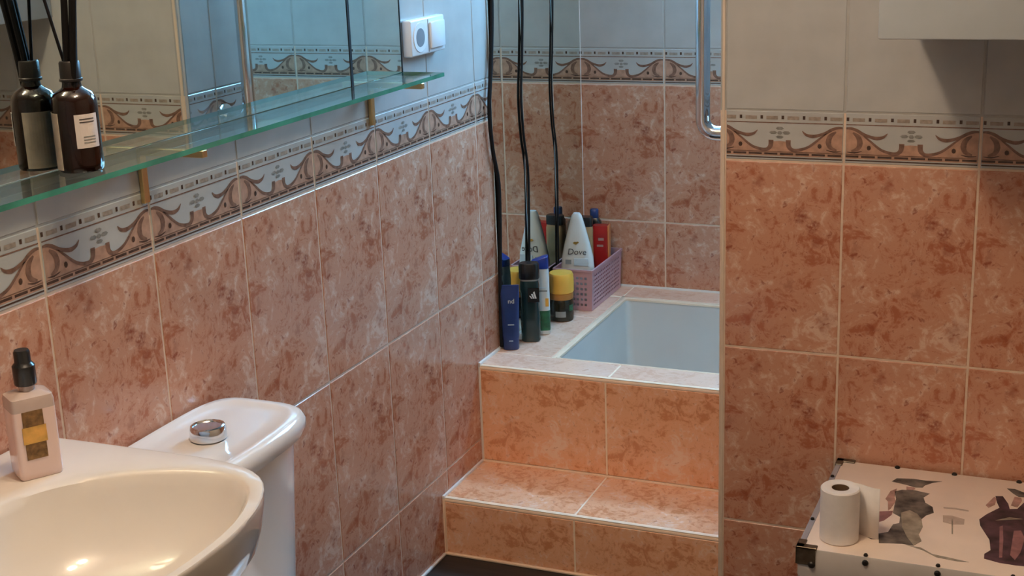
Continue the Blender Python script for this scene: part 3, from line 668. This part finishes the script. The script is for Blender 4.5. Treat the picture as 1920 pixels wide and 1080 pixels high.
# pink basket with real slots
bk = thing('plastic_basket', 'pink perforated plastic basket of bottles on the bath ledge', 'basket', (.068, .576, LZ))
BW, BD, BH = .052, .124, .115   # half width, half depth, height
def pan(a, b_, cols, rows, mg, hole_w, hole_h):
    """flat panel in (s,t) 0..1 with rectangular holes, returned as a frame of boxes"""
    return None
def basket_side(name, p0, p1, flare, cols, rows, hw_, hh_):
    p0 = Vector(p0); p1 = Vector(p1); L = (p1 - p0).length; d = (p1 - p0) / L; nrm = Vector((d.y, -d.x, 0))
    ss = sorted({0, L} | {x for c in range(cols) for x in ((c + .5) * (L - .024) / cols + .012 - hw_ / 2, (c + .5) * (L - .024) / cols + .012 + hw_ / 2)})
    zz = sorted({0, BH} | {x for r_ in range(rows) for x in ((r_ + .5) * (BH - .024) / rows + .009 - hh_ / 2, (r_ + .5) * (BH - .024) / rows + .009 + hh_ / 2)})
    def pt(s, z, t): 
        k = 1 + flare * z / BH
        base = p0 + d * (L / 2 + (s - L / 2) * k)
        return base + nrm * (flare * z / BH * .05 + t) + Vector((0, 0, z))
    v = []; f = []
    th = .0018; ni, nj = len(ss), len(zz)
    for t in (0, -th):
        for s in ss:
            for z in zz: v.append(tuple(pt(s, z, t)))
    idx = lambda k, i, j: k * ni * nj + i * nj + j
    hole = lambda i, j: i % 2 == 1 and j % 2 == 1 and 0 < i < ni - 2 + 1 and 0 < j < nj - 1
    for i in range(ni - 1):
        for j in range(nj - 1):
            if hole(i, j): 
                f += [(idx(0, i, j), idx(1, i, j), idx(1, i, j + 1), idx(0, i, j + 1)), (idx(0, i + 1, j + 1), idx(1, i + 1, j + 1), idx(1, i + 1, j), idx(0, i + 1, j)),
                      (idx(0, i + 1, j), idx(1, i + 1, j), idx(1, i, j), idx(0, i, j)), (idx(0, i, j + 1), idx(1, i, j + 1), idx(1, i + 1, j + 1), idx(0, i + 1, j + 1))]
                continue
            f += [(idx(0, i, j), idx(0, i + 1, j), idx(0, i + 1, j + 1), idx(0, i, j + 1)), (idx(1, i, j + 1), idx(1, i + 1, j + 1), idx(1, i + 1, j), idx(1, i, j))]
    return pyd(name, v, f, 'pink', bk)
basket_side('front_panel', (-BW, -BD, 0), (BW, -BD, 0), .08, 7, 6, .0065, .0070)
basket_side('side_panel', (BW, -BD, 0), (BW, BD, 0), .03, 17, 8, .0080, .0055)
basket_side('back_panel', (BW, BD, 0), (-BW, BD, 0), .08, 7, 6, .0065, .0070)
basket_side('side_panel', (-BW, BD, 0), (-BW, -BD, 0), .03, 17, 8, .0080, .0055)
box('bottom', (-BW, -BD, .0), (BW, BD, .003), 'pink', bk)
rw, rd = BW + .0045, BD + .0045
bmr = bmesh.new()
for a, b_ in (((-rw, -rd - .002, BH - .004), (rw, -rd + .003, BH + .002)), ((-rw, rd - .003, BH - .004), (rw, rd + .002, BH + .002)), ((rw - .003, -rd, BH - .004), (rw + .002, rd, BH + .002)), ((-rw - .002, -rd, BH - .004), (-rw + .003, rd, BH + .002))): bbox(bmr, a, b_)
from_bm('rim', bmr, 'pink', bk)
dv = thing('conditioner_bottle', 'white tapered bottle with gold bird mark in the pink basket', 'bottle', (.069, .486, LZ + .0035), R(8))
prof = [(.036, .016, 0), (.044, .019, .006), (.046, .020, .06), (.0465, .0195, .11), (.044, .018, .14), (.035, .016, .18), (.026, .0135, .215), (.0175, .0115, .245), (.0135, .010, .258), (.009, .0075, .264)]
loft('body', [sup(a, b_, z, 2.6, 36) for a, b_, z in prof], 'dove', dv)
text_mesh('lettering', 'Dove', .024, 'ink', dv, Tm(.002, -.0193, .158, 0) @ Matrix.Rotation(R(-3), 4, 'X'), .15)
box('label_patch', (-.006, -.0212, .120), (.034, -.0195, .140), 'paleblue', dv); box('label_mark', (-.030, -.0206, .124), (-.014, -.0192, .136), 'grey', dv)
brd = [(-.009, 0), (-.004, .004), (.001, .003), (.005, .005), (.009, .002), (.004, -.001), (.001, -.004), (-.004, -.003)]
bb = bmesh.new(); vs1 = [bb.verts.new((x, -.0181, .183 + z)) for x, z in brd]; ff = bb.faces.new(vs1); rr_ = bmesh.ops.extrude_face_region(bb, geom=[ff]); bmesh.ops.translate(bb, vec=(0, .0012, 0), verts=[g for g in rr_['geom'] if isinstance(g, bmesh.types.BMVert)]); from_bm('bird_mark', bb, 'gold', dv)
rd_ = thing('red_bottle', 'red bottle with orange side leaning in the pink basket', 'bottle', (.091, .622, LZ + .0035), R(10))
loft('body', [sup(.022, .014, 0, 5), sup(.024, .016, .004, 5), sup(.024, .016, .192, 5), sup(.022, .014, .2, 5)], 'red', rd_)
box('side_stripe', (.0205, -.0166, .06), (.0248, .0166, .201), 'orange', rd_, .001, 1)
box('print_line', (-.006, -.0166, .158), (.010, -.0161, .166), 'rose', rd_); box('print_line', (-.010, -.0166, .140), (.008, -.0161, .146), 'rose', rd_)
tn = thing('tan_bottle', 'tan bottle with flat black cap behind the white bottle in the basket', 'bottle', (.048, .600, LZ + .0035), R(10))
loft('body', [sup(.024, .014, 0, 4), sup(.026, .016, .004, 4), sup(.026, .016, .190, 4), sup(.024, .0145, .2, 4)], 'tan', tn)
loft('cap', [sup(.0255, .0155, .2002, 4), sup(.0255, .0155, .224, 4), sup(.024, .0145, .227, 4)], 'blackp', tn)
bk2 = thing('black_bottle', 'slim black bottle at the back of the pink basket', 'bottle', (.060, .655, LZ + .0035), R(10))
loft('body', [sup(.018, .013, 0, 4), sup(.020, .015, .004, 4), sup(.020, .015, .200, 4), sup(.012, .010, .212, 4)], 'blackp', bk2)
loft('cap', [sup(.012, .010, .2122, 3), sup(.012, .010, .235, 3), sup(.010, .008, .238, 3)], 'navy', bk2)

# ---------------------------------------------------------------- trunk with printed ladies
TKX, TKY, TKZ = .927, -.314, .377
tk = thing('storage_trunk', 'off-white trunk printed with two ladies in old-fashioned dresses, dark metal corners', 'trunk', (TKX, TKY, 0))
TWd, TDp = .66, .415
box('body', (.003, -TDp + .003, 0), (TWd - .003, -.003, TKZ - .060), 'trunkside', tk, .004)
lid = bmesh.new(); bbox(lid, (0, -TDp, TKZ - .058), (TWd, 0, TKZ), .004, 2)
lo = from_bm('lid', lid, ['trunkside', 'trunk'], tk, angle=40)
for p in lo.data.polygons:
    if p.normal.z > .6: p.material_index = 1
def edge(a, b_): box('edging', a, b_, 'edging', tk, .0015, 1)
edge((-.0015, -TDp + .001, TKZ - .014), (.010, -.001, TKZ + .0012)); edge((TWd - .010, -TDp + .001, TKZ - .014), (TWd + .0015, -.001, TKZ + .0012))
edge((-.0015, -TDp - .0012, .0), (.012, -TDp + .012, TKZ - .062)); edge((TWd - .012, -TDp - .0012, .0), (TWd + .0015, -TDp + .012, TKZ - .062))
for cx, sx in ((0, 1), (TWd, -1)):
    for cy, sy in ((-TDp, 1), (0, -1)):
        c_ = bmesh.new(); q = .0028
        X = lambda a, b_: (min(cx + sx * a, cx + sx * b_), max(cx + sx * a, cx + sx * b_)); Y = lambda a, b_: (min(cy + sy * a, cy + sy * b_), max(cy + sy * a, cy + sy * b_))
        for (xa, xb_), (ya, yb_), (za, zb_) in ((X(-q, .034), Y(-q, .012), (TKZ - .002, TKZ + q)), (X(-q, .012), Y(-q, .030), (TKZ - .002, TKZ + q)), (X(-q, .032), Y(-q, 0), (TKZ - .032, TKZ + q)), (X(-q, 0), Y(-q, .030), (TKZ - .032, TKZ + q))):
            if sy < 0: ya, yb_ = min(max(ya, -.1), .003), min(yb_, .003)
            bbox(c_, (xa, ya, za), (xb_, yb_, zb_), .001, 1)
        from_bm('corner_fitting', c_, 'iron', tk)
def stud(x, y, z, ax, r=.0052):
    o = lathe('rivet', [(r, 0), (r, .0015), (r * .7, .0038), (.0003, .0046)], 'iron2', tk, n=10); o.location = (x, y, z)
    o.rotation_euler = {'z': (0, 0, 0), 'y': (R(90), 0, 0), 'x': (0, R(-90), 0)}[ax]
for x in (.119, .241, .363, .485, .60):
    stud(x, -TDp, TKZ - .012, 'y', .0058); stud(x, -TDp + .004, TKZ, 'z', .004)
for x in (.118, .228, .349, .47, .58): stud(x, -.007, TKZ, 'z', .0055)
stud(.026, -TDp - .0025, TKZ - .030, 'y', .0065)
for y in (-.093, -.298): stud(.004, y, TKZ + .001, 'z', .004)
L_ = dict(
 hat1=([(1.044, -.392), (1.051, -.374), (1.082, -.367), (1.107, -.368), (1.136, -.362), (1.12, -.374), (1.107, -.391), (1.104, -.403), (1.09, -.407), (1.072, -.399)], 'ladygrey', 0),
 dress1=([(1.056, -.439), (1.068, -.426), (1.091, -.421), (1.12, -.428), (1.111, -.449), (1.117, -.472), (1.132, -.487), (1.137, -.512), (1.125, -.528), (1.119, -.547), (1.125, -.579), (1.122, -.613), (1.13, -.638), (1.119, -.66), (1.099, -.659), (1.06, -.669), (1.054, -.631), (1.069, -.62), (1.073, -.585), (1.083, -.576), (1.081, -.549), (1.066, -.536), (1.064, -.501), (1.063, -.471)], 'ladygrey', 0),
 skirt=([(1.08, -.531), (1.094, -.515), (1.109, -.527), (1.119, -.547), (1.125, -.579), (1.122, -.613), (1.13, -.638), (1.119, -.66), (1.104, -.63), (1.09, -.591)], 'ladypale', 1),
 sash=([(1.041, -.538), (1.065, -.527), (1.065, -.545), (1.055, -.574), (1.047, -.583)], 'plum2', 0),
 scarf=([(1.044, -.477), (1.048, -.439), (1.058, -.423), (1.059, -.466), (1.064, -.483), (1.059, -.52), (1.056, -.528), (1.05, -.488)], 'rose', 0),
 face1=([(1.074, -.408), (1.088, -.408), (1.092, -.414), (1.088, -.420), (1.076, -.424)], 'rose', 0),
 hat2=([(1.256, -.358), (1.27, -.356), (1.287, -.367), (1.299, -.369), (1.298, -.388), (1.279, -.391), (1.269, -.379)], 'ladygrey', 0),
 face2=([(1.272, -.393), (1.284, -.394), (1.286, -.408), (1.280, -.440), (1.268, -.435)], 'rose', 0),
 dress2=([(1.238, -.401), (1.251, -.397), (1.263, -.429), (1.267, -.452), (1.28, -.447), (1.292, -.408), (1.308, -.414), (1.316, -.482), (1.316, -.57), (1.317, -.678), (1.292, -.681), (1.265, -.68), (1.239, -.672), (1.238, -.654), (1.247, -.636), (1.242, -.595), (1.222, -.541), (1.218, -.515), (1.229, -.488), (1.249, -.452), (1.243, -.43)], 'plum', 0),
 fold2=([(1.255, -.536), (1.26, -.529), (1.265, -.587), (1.268, -.659), (1.263, -.661)], 'plum2', 1),
 fold3=([(1.280, -.545), (1.292, -.540), (1.300, -.57), (1.296, -.63), (1.289, -.662), (1.28, -.645)], 'plum2', 1),
 belt2=([(1.246, -.511), (1.269, -.489), (1.292, -.49), (1.27, -.5)], 'ladypale', 1),
 hand2=([(1.224, -.448), (1.236, -.405), (1.241, -.412), (1.240, -.440), (1.230, -.458)], 'rose', 0),
 swirl=([(1.037, -.652), (1.044, -.644), (1.052, -.656), (1.045, -.658)], 'ladygrey', 0),
 ground=([(1.106, -.661), (1.132, -.664), (1.154, -.683), (1.18, -.687), (1.216, -.694), (1.195, -.697), (1.162, -.693), (1.136, -.673)], 'ladypale', 0),
 tree1=([(1.151, -.481), (1.172, -.478), (1.196, -.481), (1.197, -.486), (1.174, -.484), (1.152, -.486)], 'faint', 0),
 tree2=([(1.1705, -.53), (1.1735, -.53), (1.179, -.592), (1.177, -.592)], 'ladypale', 1),
 tree3=([(1.154, -.518), (1.170, -.514), (1.193, -.523), (1.194, -.545), (1.175, -.551), (1.157, -.546)], 'faint', 0))
for k, (pl, mt, lev) in L_.items():
    flatpoly('printed_figure', [(x - TKX, y - TKY) for x, y in pl], TKZ + .0002 + .0004 * lev, mt, tk)

# ---------------------------------------------------------------- toilet roll on the trunk
rl = thing('toilet_roll', 'white toilet paper roll with a loose sheet standing on the trunk', 'toilet roll', (.990, -.672, TKZ + .0004), R(10))
n = 40; rgs = [circ(r, z, n) for r, z in ((.0155, .0), (.0325, .0), (.0345, .002), (.0345, .098), (.0325, .1003), (.0175, .1003), (.0155, .099), (.0155, .0))]
loft('paper', rgs, 'paper', rl, cap=(False, False))
loft('core', [circ(r, z, n) for r, z in ((.0150, .001), (.0154, .001), (.0154, .0985), (.0145, .0985), (.0145, .001))], 'card', rl, cap=(False, False))
tail = [(.0365 * math.cos(R(a)), .0365 * math.sin(R(a))) for a in (-60, -35, -10, 15)]
tail = [(.0349 * math.cos(R(a)), .0349 * math.sin(R(a))) for a in (120, 95, 70, 48)] + [(.036, .021), (.048, .012), (.059, .006), (.069, .004)]
tl = spline([(x, y, 0) for x, y in tail], 4); v = []; f = []
for i, (x, y, _) in enumerate(tl):
    a = Vector(tl[max(0, i - 1)]); b_ = Vector(tl[min(len(tl) - 1, i + 1)]); d = (b_ - a).normalized(); nn = Vector((-d.y, d.x, 0)) * .0004
    for s in (1, -1):
        for z in (.0005, .0985): v.append((x + s * nn.x, y + s * nn.y, z))
for i in range(len(tl) - 1):
    p, q = 4 * i, 4 * i + 4
    f += [(p, q, q + 1, p + 1), (p + 3, q + 3, q + 2, p + 2), (p + 1, q + 1, q + 3, p + 3), (p, p + 2, q + 2, q)]
f += [(0, 1, 3, 2), (len(v) - 4, len(v) - 2, len(v) - 1, len(v) - 3)]
pyd('loose_sheet', v, f, 'paper', rl, smooth=True)
